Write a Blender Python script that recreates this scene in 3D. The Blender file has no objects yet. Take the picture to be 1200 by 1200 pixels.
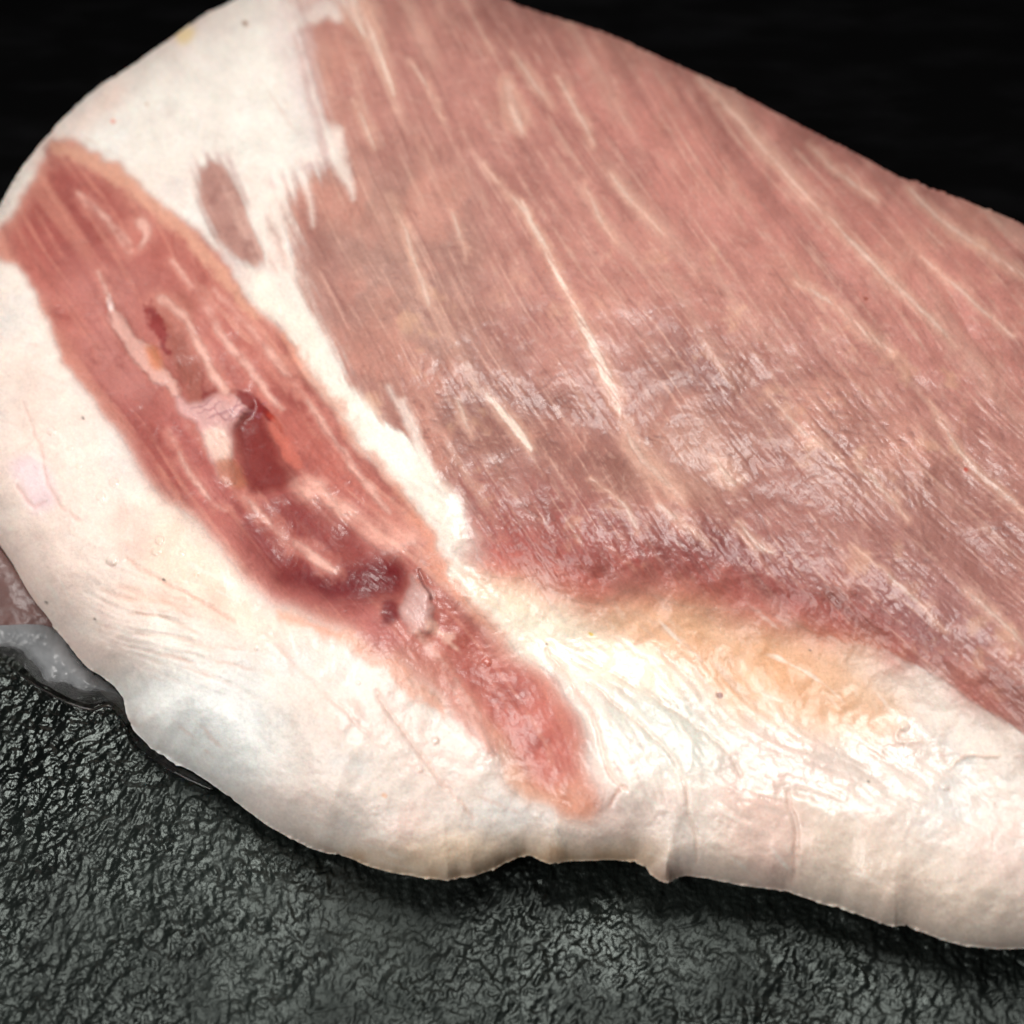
import bpy, math
import numpy as np
from mathutils import Vector

# ------------------------------------------------------------------ camera
PITCH = math.radians(47)
FOV = math.radians(35)
DIST = 0.42
FPX = 600 / math.tan(FOV / 2)                 # focal length in photograph pixels
FWD = np.array([0, math.cos(PITCH), -math.sin(PITCH)])
UPV = np.array([0, math.sin(PITCH), math.cos(PITCH)])
CAM = np.array([0, 0, 0.03]) - FWD * DIST

scene = bpy.context.scene
COL = scene.collection
cd = bpy.data.cameras.new('camera')
cam = bpy.data.objects.new('camera', cd)
COL.objects.link(cam)
cam.location = CAM
cam.rotation_euler = (math.pi / 2 - PITCH, 0, 0)
cd.sensor_fit = 'HORIZONTAL'
cd.sensor_width = 36
cd.angle = FOV
cd.clip_start = 0.01
cd.clip_end = 100
cd.dof.use_dof = True
cd.dof.focus_distance = 0.405
cd.dof.aperture_fstop = 11.0
scene.camera = cam

# ------------------------------------------------------------------ world and lamps
world = bpy.data.worlds.new('World')
scene.world = world
world.use_nodes = True
bg = world.node_tree.nodes['Background']
bg.inputs['Color'].default_value = (0.8, 0.9, 1.0, 1)
bg.inputs['Strength'].default_value = 0.004


def area(name, loc, target, size, power, color, size_y=None, spread=None):
    l = bpy.data.lights.new(name, 'AREA')
    l.energy = power
    l.color = color
    l.size = size
    if size_y:
        l.shape = 'RECTANGLE'
        l.size_y = size_y
    o = bpy.data.objects.new(name, l)
    COL.objects.link(o)
    o.location = loc
    d = Vector(target) - Vector(loc)
    o.rotation_euler = d.to_track_quat('-Z', 'Y').to_euler()
    if spread:
        l.spread = math.radians(spread)
    return o


area('key_lamp', (0.04, 0.24, 0.83), (-0.02, 0.02, 0.02), 0.42, 1.60, (1.0, 0.97, 0.935), spread=80)
area('fill_lamp', (-0.58, -0.50, 0.68), (0, 0, 0.02), 0.6, 1.30, (1.0, 0.97, 0.94), spread=70)

scene.view_settings.view_transform = 'Standard'
scene.view_settings.look = 'None'
scene.view_settings.exposure = 0.0
scene.view_settings.gamma = 1.0

# ------------------------------------------------------------------ numpy drawing helpers
rng = np.random.default_rng(7)
OX, OY = 160, 160                              # margin of the canvas round the photograph
CW, CH = 1680, 1440
YY, XX = np.mgrid[0:CH, 0:CW].astype(np.float32)
PX = XX - OX
PY = YY - OY
_fy = np.fft.fftfreq(CH).astype(np.float32)[:, None]
_fx = np.fft.rfftfreq(CW).astype(np.float32)[None, :]


def blur(a, sx, sy=None):
    sy = sx if sy is None else sy
    g = np.exp(-2 * np.pi ** 2 * ((_fx * sx) ** 2 + (_fy * sy) ** 2))
    return np.fft.irfft2(np.fft.rfft2(a) * g, s=(CH, CW)).astype(np.float32)


def white():
    return rng.standard_normal((CH, CW)).astype(np.float32)


def norm(a):
    return (a - a.mean()) / (a.std() + 1e-9)


def noise(s, sy=None):
    return norm(blur(white(), s, sy))


def fbm(s, n=4, gain=0.55):
    out = 0
    amp = 1.0
    for i in range(n):
        out = out + amp * noise(s)
        s /= 2
        amp *= gain
    return norm(out)


def bilin(a, x, y):
    x = np.clip(x, 0, CW - 1.001)
    y = np.clip(y, 0, CH - 1.001)
    x0 = x.astype(np.int32)
    y0 = y.astype(np.int32)
    fx = (x - x0).astype(np.float32)
    fy = (y - y0).astype(np.float32)
    if a.ndim == 3:
        fx = fx[..., None]
        fy = fy[..., None]
    return ((a[y0, x0] * (1 - fx) + a[y0, x0 + 1] * fx) * (1 - fy)
            + (a[y0 + 1, x0] * (1 - fx) + a[y0 + 1, x0 + 1] * fx) * fy)


def sstep(a, b, x):
    t = np.clip((x - a) / (b - a), 0, 1)
    return t * t * (3 - 2 * t)


def smooth_line(pts, n=8, closed=False):
    p = np.array(pts, dtype=float)
    m = len(p)
    out = []
    rngi = range(m if closed else m - 1)
    for i in rngi:
        if closed:
            a, b, c, d = p[(i - 1) % m], p[i], p[(i + 1) % m], p[(i + 2) % m]
        else:
            a, b, c, d = p[max(i - 1, 0)], p[i], p[i + 1], p[min(i + 2, m - 1)]
        for k in range(n):
            t = k / n
            out.append(0.5 * ((2 * b) + (c - a) * t + (2 * a - 5 * b + 4 * c - d) * t * t
                              + (-a + 3 * b - 3 * c + d) * t ** 3))
    if not closed:
        out.append(p[-1])
    return np.array(out)


def raster(pts, n=6):
    """filled smooth polygon, photo pixels -> mask"""
    p = smooth_line(pts, n, True)[:, :2] + [OX, OY]
    acc = np.zeros((CH, CW + 1), np.int32)
    q = np.roll(p, -1, 0)
    for (x0, y0), (x1, y1) in zip(p, q):
        if y0 == y1:
            continue
        if y0 > y1:
            x0, y0, x1, y1 = x1, y1, x0, y0
        r0, r1 = max(0, math.ceil(y0)), min(CH, math.ceil(y1))
        if r1 <= r0:
            continue
        rows = np.arange(r0, r1)
        xi = x0 + (rows - y0) * (x1 - x0) / (y1 - y0)
        ci = np.clip(np.ceil(xi), 0, CW).astype(int)
        np.add.at(acc, (rows, ci), 1)
    return (np.cumsum(acc, 1)[:, :CW] % 2).astype(np.float32)


W1 = (fbm(14, 4), fbm(14, 4))
W2 = (fbm(5, 3), fbm(5, 3))


def poly(pts, soft=2.0, rag=3.0, fine=1.0):
    m = raster(pts)
    if rag or fine:
        m = bilin(m, XX + W1[0] * rag + W2[0] * fine, YY + W1[1] * rag + W2[1] * fine)
    return np.clip(blur(m, soft), 0, 1)


def stroke(pts, soft=1.2, rag=0.8, n=6):
    """pts of (x, y, half width) -> soft mask; only the box round it is computed"""
    p = smooth_line(pts, n)
    m = np.zeros((CH, CW), np.float32)
    wmax = p[:, 2].max()
    pad = wmax + 4 * soft + 8
    x0 = int(max(0, p[:, 0].min() + OX - pad)); x1 = int(min(CW, p[:, 0].max() + OX + pad))
    y0 = int(max(0, p[:, 1].min() + OY - pad)); y1 = int(min(CH, p[:, 1].max() + OY + pad))
    if x1 <= x0 or y1 <= y0:
        return m
    sl = (slice(y0, y1), slice(x0, x1))
    X = PX[sl] + W2[0][sl] * rag * 1.2 + W1[0][sl] * rag
    Y = PY[sl] + W2[1][sl] * rag * 1.2 + W1[1][sl] * rag
    best = np.full(X.shape, -1e9, np.float32)
    for (ax, ay, aw), (bx, by, bw) in zip(p[:-1], p[1:]):
        dx, dy = bx - ax, by - ay
        L = dx * dx + dy * dy + 1e-9
        t = np.clip(((X - ax) * dx + (Y - ay) * dy) / L, 0, 1)
        d = np.hypot(X - ax - t * dx, Y - ay - t * dy)
        best = np.maximum(best, (aw + t * (bw - aw)) - d)
    m[sl] = sstep(-soft, soft, best)
    return m


def dist_to(pts, X, Y):
    best = np.full(X.shape, 1e9, np.float32)
    for (ax, ay), (bx, by) in zip(pts[:-1], pts[1:]):
        dx, dy = bx - ax, by - ay
        L = dx * dx + dy * dy + 1e-9
        t = np.clip(((X - ax) * dx + (Y - ay) * dy) / L, 0, 1)
        best = np.minimum(best, (X - ax - t * dx) ** 2 + (Y - ay - t * dy) ** 2)
    return np.sqrt(best)


def lic(src, ang, length, step=1.5):
    """smear a noise along a direction field"""
    out = src.copy()
    for s in (1, -1):
        x = XX.copy()
        y = YY.copy()
        for k in range(int(length / step)):
            xi = np.clip(x, 0, CW - 1).astype(np.int32)
            yi = np.clip(y, 0, CH - 1).astype(np.int32)
            a = ang[yi, xi]
            x += s * step * np.cos(a)
            y += s * step * np.sin(a)
            out += src[np.clip(y, 0, CH - 1).astype(np.int32), np.clip(x, 0, CW - 1).astype(np.int32)]
    return norm(out)


def lin(c):
    c = np.array(c, dtype=np.float32) / 255
    return np.where(c <= 0.04045, c / 12.92, ((c + 0.055) / 1.055) ** 2.4).astype(np.float32)


# ------------------------------------------------------------------ outline of the meat (photo pixels)
FRONT = [(0, 655), (30, 700), (55, 727), (78, 753), (100, 780), (125, 797), (142, 815), (150, 842), (162, 862),
         (195, 889), (230, 907), (270, 935), (310, 965), (345, 985), (375, 998), (405, 1004), (440, 1018),
         (490, 1028), (530, 1031), (570, 1022), (600, 1008), (620, 1003), (642, 1012), (662, 1010), (720, 1008),
         (752, 1014), (764, 1026), (781, 1035), (800, 1027), (830, 1030), (870, 1038), (920, 1045), (960, 1058),
         (1000, 1070), (1022, 1078), (1046, 1086), (1062, 1085), (1100, 1100), (1140, 1110), (1200, 1112)]
RIGHT = [(1270, 1106), (1370, 1050), (1440, 900), (1460, 700), (1420, 480), (1320, 330)]
FAR = [(1200, 264), (1150, 243), (1110, 227), (1082, 217), (1074, 212), (1060, 210), (1040, 200), (1000, 178),
       (950, 153), (900, 127), (860, 106), (820, 88), (800, 79), (760, 61), (720, 43), (680, 29), (640, 17),
       (600, 3), (560, -14), (500, -40), (400, -62), (330, -40), (278, -2), (240, 17), (200, 45), (150, 80),
       (115, 102), (75, 138), (45, 172), (20, 205), (0, 240)]
LEFT = [(-40, 300), (-80, 400), (-85, 520), (-50, 595)]
OUT = FRONT + RIGHT + FAR + LEFT
nsub = 8
outline = smooth_line(OUT, nsub, True)
t_ = np.arange(len(outline))
outline = outline + (np.stack([np.sin(t_ * .9) + np.sin(t_ * 2.3 + 1), np.cos(t_ * 1.1) + np.sin(t_ * 2.7)], 1)
                     * np.where(rng.random(len(outline)) < .8, .25, .9)[:, None])
nF = len(FRONT) * nsub
nR = len(RIGHT) * nsub
nA = len(FAR) * nsub
front_line = np.vstack([outline[-len(LEFT) * nsub // 2:], outline[:nF + nR // 2]])
far_line = np.vstack([outline[nF + nR // 2: nF + nR + nA + len(LEFT) * nsub // 2 + 1]])

# ------------------------------------------------------------------ tissue regions (photo pixels)
LEAN = [(345, -80), (354, 40), (362, 95), (376, 140), (392, 180), (385, 200), (372, 197), (360, 202), (350, 212),
        (332, 222), (324, 235), (334, 270), (345, 305), (357, 345), (380, 392), (398, 425), (410, 455), (430, 484),
        (466, 508), (480, 520), (498, 556), (520, 582), (543, 604), (551, 640), (575, 668), (625, 684), (690, 706),
        (740, 690), (820, 716), (880, 712), (950, 742), (1030, 766), (1100, 796), (1150, 830), (1200, 862),
        (1300, 930), (1480, 960), (1480, 400), (1250, 240), (900, 60), (620, -80)]
ISLAND1 = [(229, 192), (252, 184), (272, 206), (288, 240), (302, 280), (312, 308), (288, 318), (262, 292), (241, 260),
           (228, 224)]
ISLAND2 = [(312, 250), (322, 262), (332, 300), (336, 318), (326, 322), (315, 300)]
BAND = [(62, 167), (40, 195), (17, 240), (-2, 262), (-30, 290), (0, 302), (28, 320), (50, 368), (76, 420), (108, 458),
        (138, 505), (165, 548), (192, 590), (226, 614), (262, 652), (300, 690), (340, 716), (384, 736), (430, 756),
        (472, 786), (512, 816), (546, 848), (572, 882), (592, 920), (612, 942), (640, 946), (662, 962), (692, 964),
        (708, 942), (692, 892), (682, 850), (662, 808), (626, 772), (582, 735), (546, 698), (522, 660), (500, 622),
        (470, 582), (438, 544), (400, 488), (362, 432), (322, 382), (272, 324), (222, 266), (172, 222), (122, 190),
        (84, 168)]
BAND_CORE = [(70, 192), (40, 225), (15, 275), (45, 330), (75, 390), (115, 448), (150, 500), (182, 556), (215, 600),
             (255, 632), (300, 672), (345, 700), (400, 722), (450, 742), (500, 790), (545, 826), (580, 868),
             (606, 905), (650, 920), (676, 915), (668, 850), (640, 805), (600, 772), (545, 722), (505, 670),
             (480, 625), (440, 572), (400, 520), (352, 450), (310, 395), (258, 336), (208, 280), (160, 236),
             (110, 205)]
SHELF = [(600, 640), (700, 690), (760, 690), (880, 705), (1000, 755), (1120, 800), (1220, 870), (1400, 960),
         (1400, 1200), (900, 1200), (500, 1200), (450, 900), (540, 760), (560, 660)]

lean_b = poly(LEAN, 6.0, 1.5, .5)
isl_b = np.maximum(poly(ISLAND1, 8, 2, 1), poly(ISLAND2, 4, 2, 1) * .9)
band_s = poly(BAND, 3.5, 3, 1.5)
core_s = poly(BAND_CORE, 10, 5, 2)

# directions of the fibres
cx = np.clip((PX - 350) / 850, 0, 1)
ang_lean = np.radians(66 - 20 * cx - 6 * np.clip((PY - 350) / 500, 0, 1)) + 0.05 * noise(60)
ang_band = np.radians(54 - 12 * np.clip((250 - PY) / 120, 0, 1) - 10 * np.exp(-((PY - 690) / 60) ** 2)
                      + 16 * np.clip((PY - 790) / 120, 0, 1)) + 0.08 * noise(40)
wb = blur(band_s, 8)
ang = ang_lean * (1 - wb) + ang_band * wb
fib_fine = lic(noise(0.9), ang, 34)
fib_mid = lic(noise(2.2), ang, 70, 2.0)
fib_broad = lic(noise(6), ang, 140, 4.0)
ang_rip = np.radians(24 + 12 * cx) + 0.5 * noise(18)
rip_src = norm(blur(white(), 1.5) - blur(white(), 3.5) * 0)
ripple = lic(noise(1.25), ang_rip, 6)
ripple_b = lic(noise(2.2), ang_rip + 0.3, 9)
lean_s = sstep(.22, .78, lean_b + .16 * fib_mid * 4 * lean_b * (1 - lean_b) + .06 * fib_fine * 4 * lean_b * (1 - lean_b))
cap_zone = poly([(290, 170), (335, 170), (330, -60), (400, -60), (410, 100), (400, 170), (430, 215), (440, 330), (420, 430), (380, 400), (340, 330), (300, 250)], 16, 0, 0)
lean_w = blur(raster(LEAN), 17)
lean_w = sstep(.12, .92, lean_w + .65 * (.6 * fib_mid + .5 * fib_fine) * lean_w * (1 - lean_w))
lean_s = lean_s * (1 - cap_zone) + lean_w * cap_zone
isl = sstep(.1, .85, isl_b + .5 * fib_mid * isl_b * (1 - isl_b))
mott = fbm(30, 5)
mott2 = fbm(60, 4)
mott3 = fbm(10, 4)
grain = noise(0.8)

# ------------------------------------------------------------------ colour of the tissue and the part map
FAT, RIM, CAPF, LEANP, BANDP, STREAK0 = 0, 1, 2, 3, 4, 20
rgb = np.empty((CH, CW, 3), np.float32)
rgb[:] = lin((236, 222, 212))
gloss = np.full((CH, CW), 0.46, np.float32)     # roughness
H = np.zeros((CH, CW), np.float32)              # relief in mm on top of the big form
part = np.zeros((CH, CW), np.int32)             # which part each place belongs to


def mix(m, c, a=1.0):
    global rgb
    m = np.clip(m * a, 0, 1)[..., None]
    rgb = rgb * (1 - m) + lin(c) * m


def setpart(m, i, th=0.5):
    part[m > th] = i


# fat: warm cream, rosy and cool patches
mix(sstep(-.2, 1.8, mott), (238, 208, 197), .5)
mix(sstep(0, 2, mott2), (246, 236, 226), .7)
mix(sstep(.3, 2.2, -mott), (228, 226, 222), .6)
mix(poly([(120, 820), (170, 790), (260, 800), (330, 860), (320, 930), (250, 920), (170, 870)], 30, 0, 0), (240, 243, 240), .9)
mix(poly([(0, 400), (60, 420), (120, 520), (150, 600), (120, 700), (60, 720), (0, 640)], 22, 8, 3), (247, 222, 210), .7)
mix(poly([(14, 548), (40, 535), (60, 560), (64, 590), (40, 598)], 5, 3, 1), (240, 214, 218), .8)
mix(poly([(820, 1000), (900, 930), (1000, 960), (1100, 1010), (1200, 1050), (1200, 1120), (1000, 1090), (840, 1050)], 25, 0, 0),
    (236, 216, 198), .8)
mix(poly([(380, 1000), (480, 990), (560, 985), (620, 985), (760, 990), (760, 1020), (600, 1030), (480, 1035)], 12, 3, 1), (228, 200, 168), .75)
mix(poly([(840, 930), (890, 900), (940, 940), (930, 1040), (890, 1040)], 14, 3, 1), (238, 206, 194), .75)
mix(poly([(740, 800), (820, 810), (850, 870), (830, 910), (760, 880), (700, 820)], 16, 4, 1), (220, 222, 212), .85)
mix(poly([(150, 590), (200, 600), (280, 680), (360, 740), (300, 740), (200, 700), (140, 640)], 14, 4, 2), (246, 216, 196), .8)
mix(poly([(140, 590), (180, 600), (178, 640), (150, 655), (132, 620)], 6, 2, 1), (232, 204, 192), .8)
mix(poly([(130, 680), (200, 690), (270, 725), (200, 720), (140, 710)], 8, 2, 1), (244, 208, 192), .7)
# cap fat
mix(poly([(60, 150), (160, 90), (280, 10), (340, 10), (350, 120), (380, 200), (300, 220), (220, 190), (160, 200), (100, 170)], 20, 5, 2),
    (243, 236, 227), .8)
mix(poly([(320, 30), (352, 10), (365, 110), (395, 190), (375, 190), (340, 110)], 9, 3, 1), (228, 210, 206), .7)
mix(poly([(80, 140), (140, 95), (160, 100), (110, 150), (80, 160)], 10, 3, 1), (246, 214, 200), .7)
mix(poly([(205, 40), (222, 33), (228, 42), (212, 52)], 3, 1, 1), (238, 208, 140), .7)
mix(poly([(192, 210), (212, 205), (214, 230), (196, 232)], 5, 2, 1), (226, 214, 208), .8)

part[:] = FAT
cap_m = raster([(-100, 300), (20, 240), (62, 166), (84, 167), (122, 190), (172, 222), (222, 266), (272, 324), (322, 382),
                (362, 432), (400, 488), (438, 544), (470, 582), (500, 622), (530, 670), (560, 650), (540, 596), (480, 510),
                (400, 430), (345, 305), (420, 230), (352, 40), (345, -120), (-100, -120)])
part[cap_m > .5] = CAPF
rim_m = raster([(-150, 310), (0, 302), (28, 320), (50, 368), (108, 458), (165, 548), (226, 614), (300, 690), (384, 736), (472, 786),
                (546, 848), (592, 920), (640, 946), (648, 1050), (400, 1150), (-150, 1150)])
part[rim_m > .5] = RIM

# lean
lean_soft = poly(LEAN, 15, 5, 2)
low = poly([(540, 600), (640, 600), (800, 610), (900, 650), (1010, 700), (1120, 770), (1210, 850), (1300, 920), (1300, 1100), (540, 900)], 25, 0, 0)
low2 = poly([(960, 720), (1100, 770), (1300, 900), (1300, 1050), (960, 860)], 20, 0, 0)
lean_m = np.clip(lean_s * (1 - low) + lean_soft * low, 0, 1)
lean_m = lean_m * (1 - low2) + sstep(.25, .75, lean_b + .4 * fib_mid * lean_b * (1 - lean_b)) * low2
lean_rgb = np.empty_like(rgb)
lean_rgb[:] = lin((196, 134, 122))
keep = rgb
rgb = lean_rgb
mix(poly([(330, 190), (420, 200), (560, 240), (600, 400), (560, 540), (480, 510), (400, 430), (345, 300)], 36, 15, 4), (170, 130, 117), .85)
mix(poly([(620, 40), (800, 90), (1000, 190), (1200, 290), (1250, 500), (1000, 380), (800, 260), (640, 150)], 45, 15, 4), (206, 132, 120), .85)
mix(poly([(560, 300), (760, 260), (900, 330), (1000, 430), (900, 440), (760, 400), (620, 390)], 40, 12, 4), (200, 134, 120), .6)
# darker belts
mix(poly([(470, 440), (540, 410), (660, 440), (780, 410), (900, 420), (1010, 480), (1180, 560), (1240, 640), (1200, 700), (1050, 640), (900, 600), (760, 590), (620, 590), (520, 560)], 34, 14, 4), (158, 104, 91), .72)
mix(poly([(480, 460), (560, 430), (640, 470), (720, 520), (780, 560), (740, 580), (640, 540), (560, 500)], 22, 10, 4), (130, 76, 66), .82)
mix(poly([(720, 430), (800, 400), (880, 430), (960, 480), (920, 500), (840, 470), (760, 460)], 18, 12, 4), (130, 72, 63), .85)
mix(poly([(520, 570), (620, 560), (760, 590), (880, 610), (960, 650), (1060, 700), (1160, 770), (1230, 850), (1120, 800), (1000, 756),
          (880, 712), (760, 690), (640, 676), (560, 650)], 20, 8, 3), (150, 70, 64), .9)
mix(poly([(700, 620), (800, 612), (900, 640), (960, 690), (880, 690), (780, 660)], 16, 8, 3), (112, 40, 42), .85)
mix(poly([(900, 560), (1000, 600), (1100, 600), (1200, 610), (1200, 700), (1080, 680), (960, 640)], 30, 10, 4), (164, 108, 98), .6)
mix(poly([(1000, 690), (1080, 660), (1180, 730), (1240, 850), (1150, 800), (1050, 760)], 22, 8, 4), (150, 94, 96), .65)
mix(poly([(600, 520), (700, 560), (820, 570), (760, 585), (680, 575)], 12, 8, 4), (184, 136, 116), .6)
mix(poly([(760, 500), (850, 500), (880, 560), (800, 580), (740, 560)], 16, 8, 4), (200, 150, 130), .7)
mix(sstep(.2, 2.2, mott), (216, 152, 134), .65)
mix(sstep(.2, 2.2, -mott), (162, 100, 90), .55)
mix(sstep(.7, 2.4, ripple), (218, 174, 158), .30)  # ripple tones put wet glints and the dark gaps between them into the colour
mix(sstep(.7, 2.4, -ripple), (150, 92, 84), .30)
mix(sstep(.9, 2.6, ripple_b) * sstep(-.6, 1, mott2), (222, 178, 160), .28)
calm = 1 - .65 * poly([(460, 420), (600, 380), (760, 400), (960, 430), (1250, 560), (1250, 900), (900, 760), (540, 700)], 50, 0, 0)
mix(sstep(.4, 2.4, fib_broad) * calm, (218, 170, 152), .5)
mix(sstep(.4, 2.4, -fib_broad), (150, 92, 84), .42)
mix(sstep(.9, 2.8, fib_mid) * (.4 + .6 * calm), (230, 186, 166), .5)
mix(sstep(.6, 2.6, -fib_mid), (146, 88, 80), .3)
mix(sstep(.5, 2.8, fib_fine), (230, 184, 166), .5)
mix(sstep(.6, 3, -fib_fine), (140, 84, 76), .34)
mix(sstep(1.0, 2.6, -ripple) * (1 - calm), (112, 62, 56), .5)
mix(sstep(1.2, 2.6, ripple) * (1 - calm), (206, 160, 146), .35)
mix(sstep(.8, 2.5, mott3) * sstep(-.2, 1.2, mott2), (222, 178, 142), .38)
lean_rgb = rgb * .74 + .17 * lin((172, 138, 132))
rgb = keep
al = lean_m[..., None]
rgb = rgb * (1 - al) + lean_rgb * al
ai = isl[..., None]
keep = rgb
rgb = lean_rgb * .0 + lin((178, 134, 124))
mix(sstep(-.5, 2, fib_mid), (202, 162, 150), .8)
mix(sstep(0, 2, -mott3), (158, 112, 104), .7)
rgb = keep * (1 - ai) + rgb * ai
setpart(lean_m, LEANP)
setpart(isl, LEANP)

mix(poly([(545, 606), (680, 622), (800, 640), (900, 676), (1010, 725), (1100, 780), (1160, 820), (1080, 790), (960, 752), (860, 708), (760, 688), (640, 668), (550, 645)], 20, 7, 3) * np.clip(.8 + .3 * fib_mid, .3, 1.1), (170, 78, 72), .62)
mix(poly([(540, 640), (640, 664), (700, 680), (780, 682), (870, 702), (980, 744), (1070, 774), (1130, 806), (1200, 858), (1130, 822), (1060, 794), (960, 764), (870, 738), (760, 722), (690, 722), (620, 705), (560, 680)], 16, 6, 3), (202, 104, 92), .9)
# amber and rose seam below the lean
mix(poly([(560, 664), (640, 690), (720, 702), (800, 712), (900, 732), (980, 762), (1020, 780), (1000, 800), (960, 800), (900, 796), (760, 750), (640, 720), (580, 690)], 16, 6, 3), (226, 156, 126), .6)
amber = poly([(690, 708), (760, 702), (850, 722), (950, 752), (1040, 796), (1062, 846), (1000, 862), (900, 842), (800, 796), (730, 760)], 15, 8, 3)
mix(amber, (232, 188, 150), .75)
mix(poly([(800, 750), (860, 742), (960, 790), (1010, 830), (960, 846), (860, 800)], 14, 8, 3) * sstep(-1.5, 1, mott), (212, 154, 106), .6)
mix(poly([(560, 660), (640, 700), (720, 720), (740, 740), (660, 730), (580, 690)], 12, 5, 2), (244, 210, 180), .7)

mix(poly([(975, 774), (1030, 782), (1080, 796), (1130, 826), (1190, 876), (1240, 920), (1160, 890), (1100, 842), (1050, 814)], 9, 5, 3), (244, 228, 216), .75)
# red muscle band
bandc = np.empty_like(rgb)
bandc[:] = lin((216, 156, 138))                   # tan rim of the band
keep = rgb
rgb = bandc
mix(core_s, (176, 86, 76))
mix(poly([(60, 195), (110, 205), (150, 240), (130, 290), (70, 320), (30, 300), (15, 270), (35, 230)], 14, 8, 3), (158, 74, 68), .85)
mix(poly([(20, 280), (60, 300), (90, 370), (110, 430), (80, 420), (45, 345)], 12, 8, 3), (198, 112, 100), .7)
mix(poly([(80, 320), (150, 300), (185, 330), (190, 400), (205, 470), (170, 500), (130, 450), (100, 390)], 18, 8, 3), (192, 126, 118), .85)
mix(poly([(105, 440), (150, 460), (200, 500), (235, 580), (215, 596), (170, 540), (125, 480)], 12, 8, 3), (152, 62, 56), .85)
mix(poly([(200, 470), (225, 500), (250, 560), (280, 620), (250, 620), (222, 560)], 10, 6, 3), (184, 102, 98), .75)
mix(poly([(150, 225), (200, 260), (270, 335), (340, 420), (320, 430), (250, 360), (180, 290)], 12, 6, 3), (180, 104, 92), .7)
mix(poly([(310, 430), (350, 440), (410, 510), (460, 575), (440, 585), (390, 540), (335, 480)], 9, 6, 3), (142, 56, 52), .85)
mix(poly([(345, 480), (400, 540), (450, 600), (430, 600), (380, 560), (345, 520)], 8, 6, 3), (196, 112, 98), .7)
mix(poly([(270, 570), (340, 575), (400, 610), (470, 650), (480, 690), (430, 712), (340, 700), (290, 660)], 16, 6, 3), (146, 66, 66), .85)
mix(poly([(240, 600), (300, 660), (360, 705), (340, 712), (280, 680), (235, 630)], 10, 6, 3), (196, 112, 104), .7)
mix(poly([(400, 705), (460, 712), (500, 740), (470, 760), (420, 735)], 10, 6, 3), (192, 112, 108), .8)
mix(poly([(560, 790), (620, 800), (660, 860), (676, 930), (620, 920), (580, 870)], 14, 6, 3), (200, 108, 94), .85)
mix(poly([(520, 740), (570, 760), (590, 830), (575, 850), (540, 800)], 10, 6, 3), (176, 80, 66), .75)
mix(poly([(590, 890), (640, 930), (700, 960), (640, 960), (600, 935)], 12, 4, 2), (226, 172, 132), .8)
mix(sstep(.8, 2.2, lic(noise(2.6), ang, 50, 2.0)) * poly([(220, 270), (300, 370), (420, 520), (530, 680), (500, 700), (400, 580), (280, 420), (200, 300)], 10, 4, 2), (226, 170, 150), .75)
mix(sstep(.5, 2.2, mott), (202, 130, 116), .5)
mix(sstep(.2, 2.2, -mott3), (150, 62, 58), .5)
mix(sstep(.4, 2.4, fib_broad), (214, 146, 126), .5)
mix(sstep(.5, 2.4, -fib_broad), (142, 58, 54), .45)
mix(sstep(.6, 2.6, fib_mid), (222, 152, 132), .45)
mix(sstep(.6, 2.6, -fib_mid), (140, 58, 54), .3)
mix(sstep(.7, 3, fib_fine), (216, 146, 128), .3)
mix(poly([(335, 545), (370, 560), (420, 590), (480, 620), (530, 670), (520, 690), (470, 650), (420, 625), (370, 595)], 9, 5, 3) * np.clip(.75 + .35 * fib_mid, .2, 1), (232, 176, 158), .85)
mix(poly([(100, 300), (170, 310), (240, 380), (300, 440), (280, 470), (220, 440), (150, 380)], 22, 8, 3), (184, 112, 102), .6)
mix(poly([(560, 850), (585, 860), (620, 930), (640, 960), (600, 945), (575, 900)], 9, 3, 2), (228, 180, 150), .85)
mix(poly([(655, 930), (690, 925), (712, 950), (690, 975), (655, 970)], 9, 3, 2), (228, 160, 130), .8)
mix(poly([(466, 780), (515, 795), (556, 845), (588, 915), (560, 895), (505, 835)], 10, 3, 2), (228, 174, 158), .65)
bandc = rgb * .76 + .20 * lin((190, 134, 126))
rgb = keep
bsoft = poly(BAND, 8, 3, 1.5)
lower_soft = poly([(100, 480), (300, 640), (470, 720), (620, 740), (740, 860), (760, 1010), (600, 1000), (300, 760), (80, 520)], 26, 0, 0)
bm = np.clip(band_s * (1 - lower_soft) + bsoft * lower_soft, 0, 1)
rgb = rgb * (1 - bm[..., None]) + bandc * bm[..., None]
setpart(bm, BANDP)
gloss -= 0.03 * np.maximum(lean_m, bm)

PARTS = {FAT: ('fat_edge', None), RIM: ('fat_rim', None), CAPF: ('fat_cap', None),
         LEANP: ('lean_muscle', None), BANDP: ('muscle_band', None)}
nextid = [STREAK0]


def piece(name, m, colour, a, up, label=None, th=.45, own=True):
    """a bit of tissue with its own look: colour, raised by `up` mm, own part"""
    mix(m, colour, a)
    global H
    H += up * blur(m, 3)
    if own:
        i = nextid[0]
        nextid[0] += 1
        setpart(m, i, th)
        PARTS[i] = (name, label)


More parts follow.
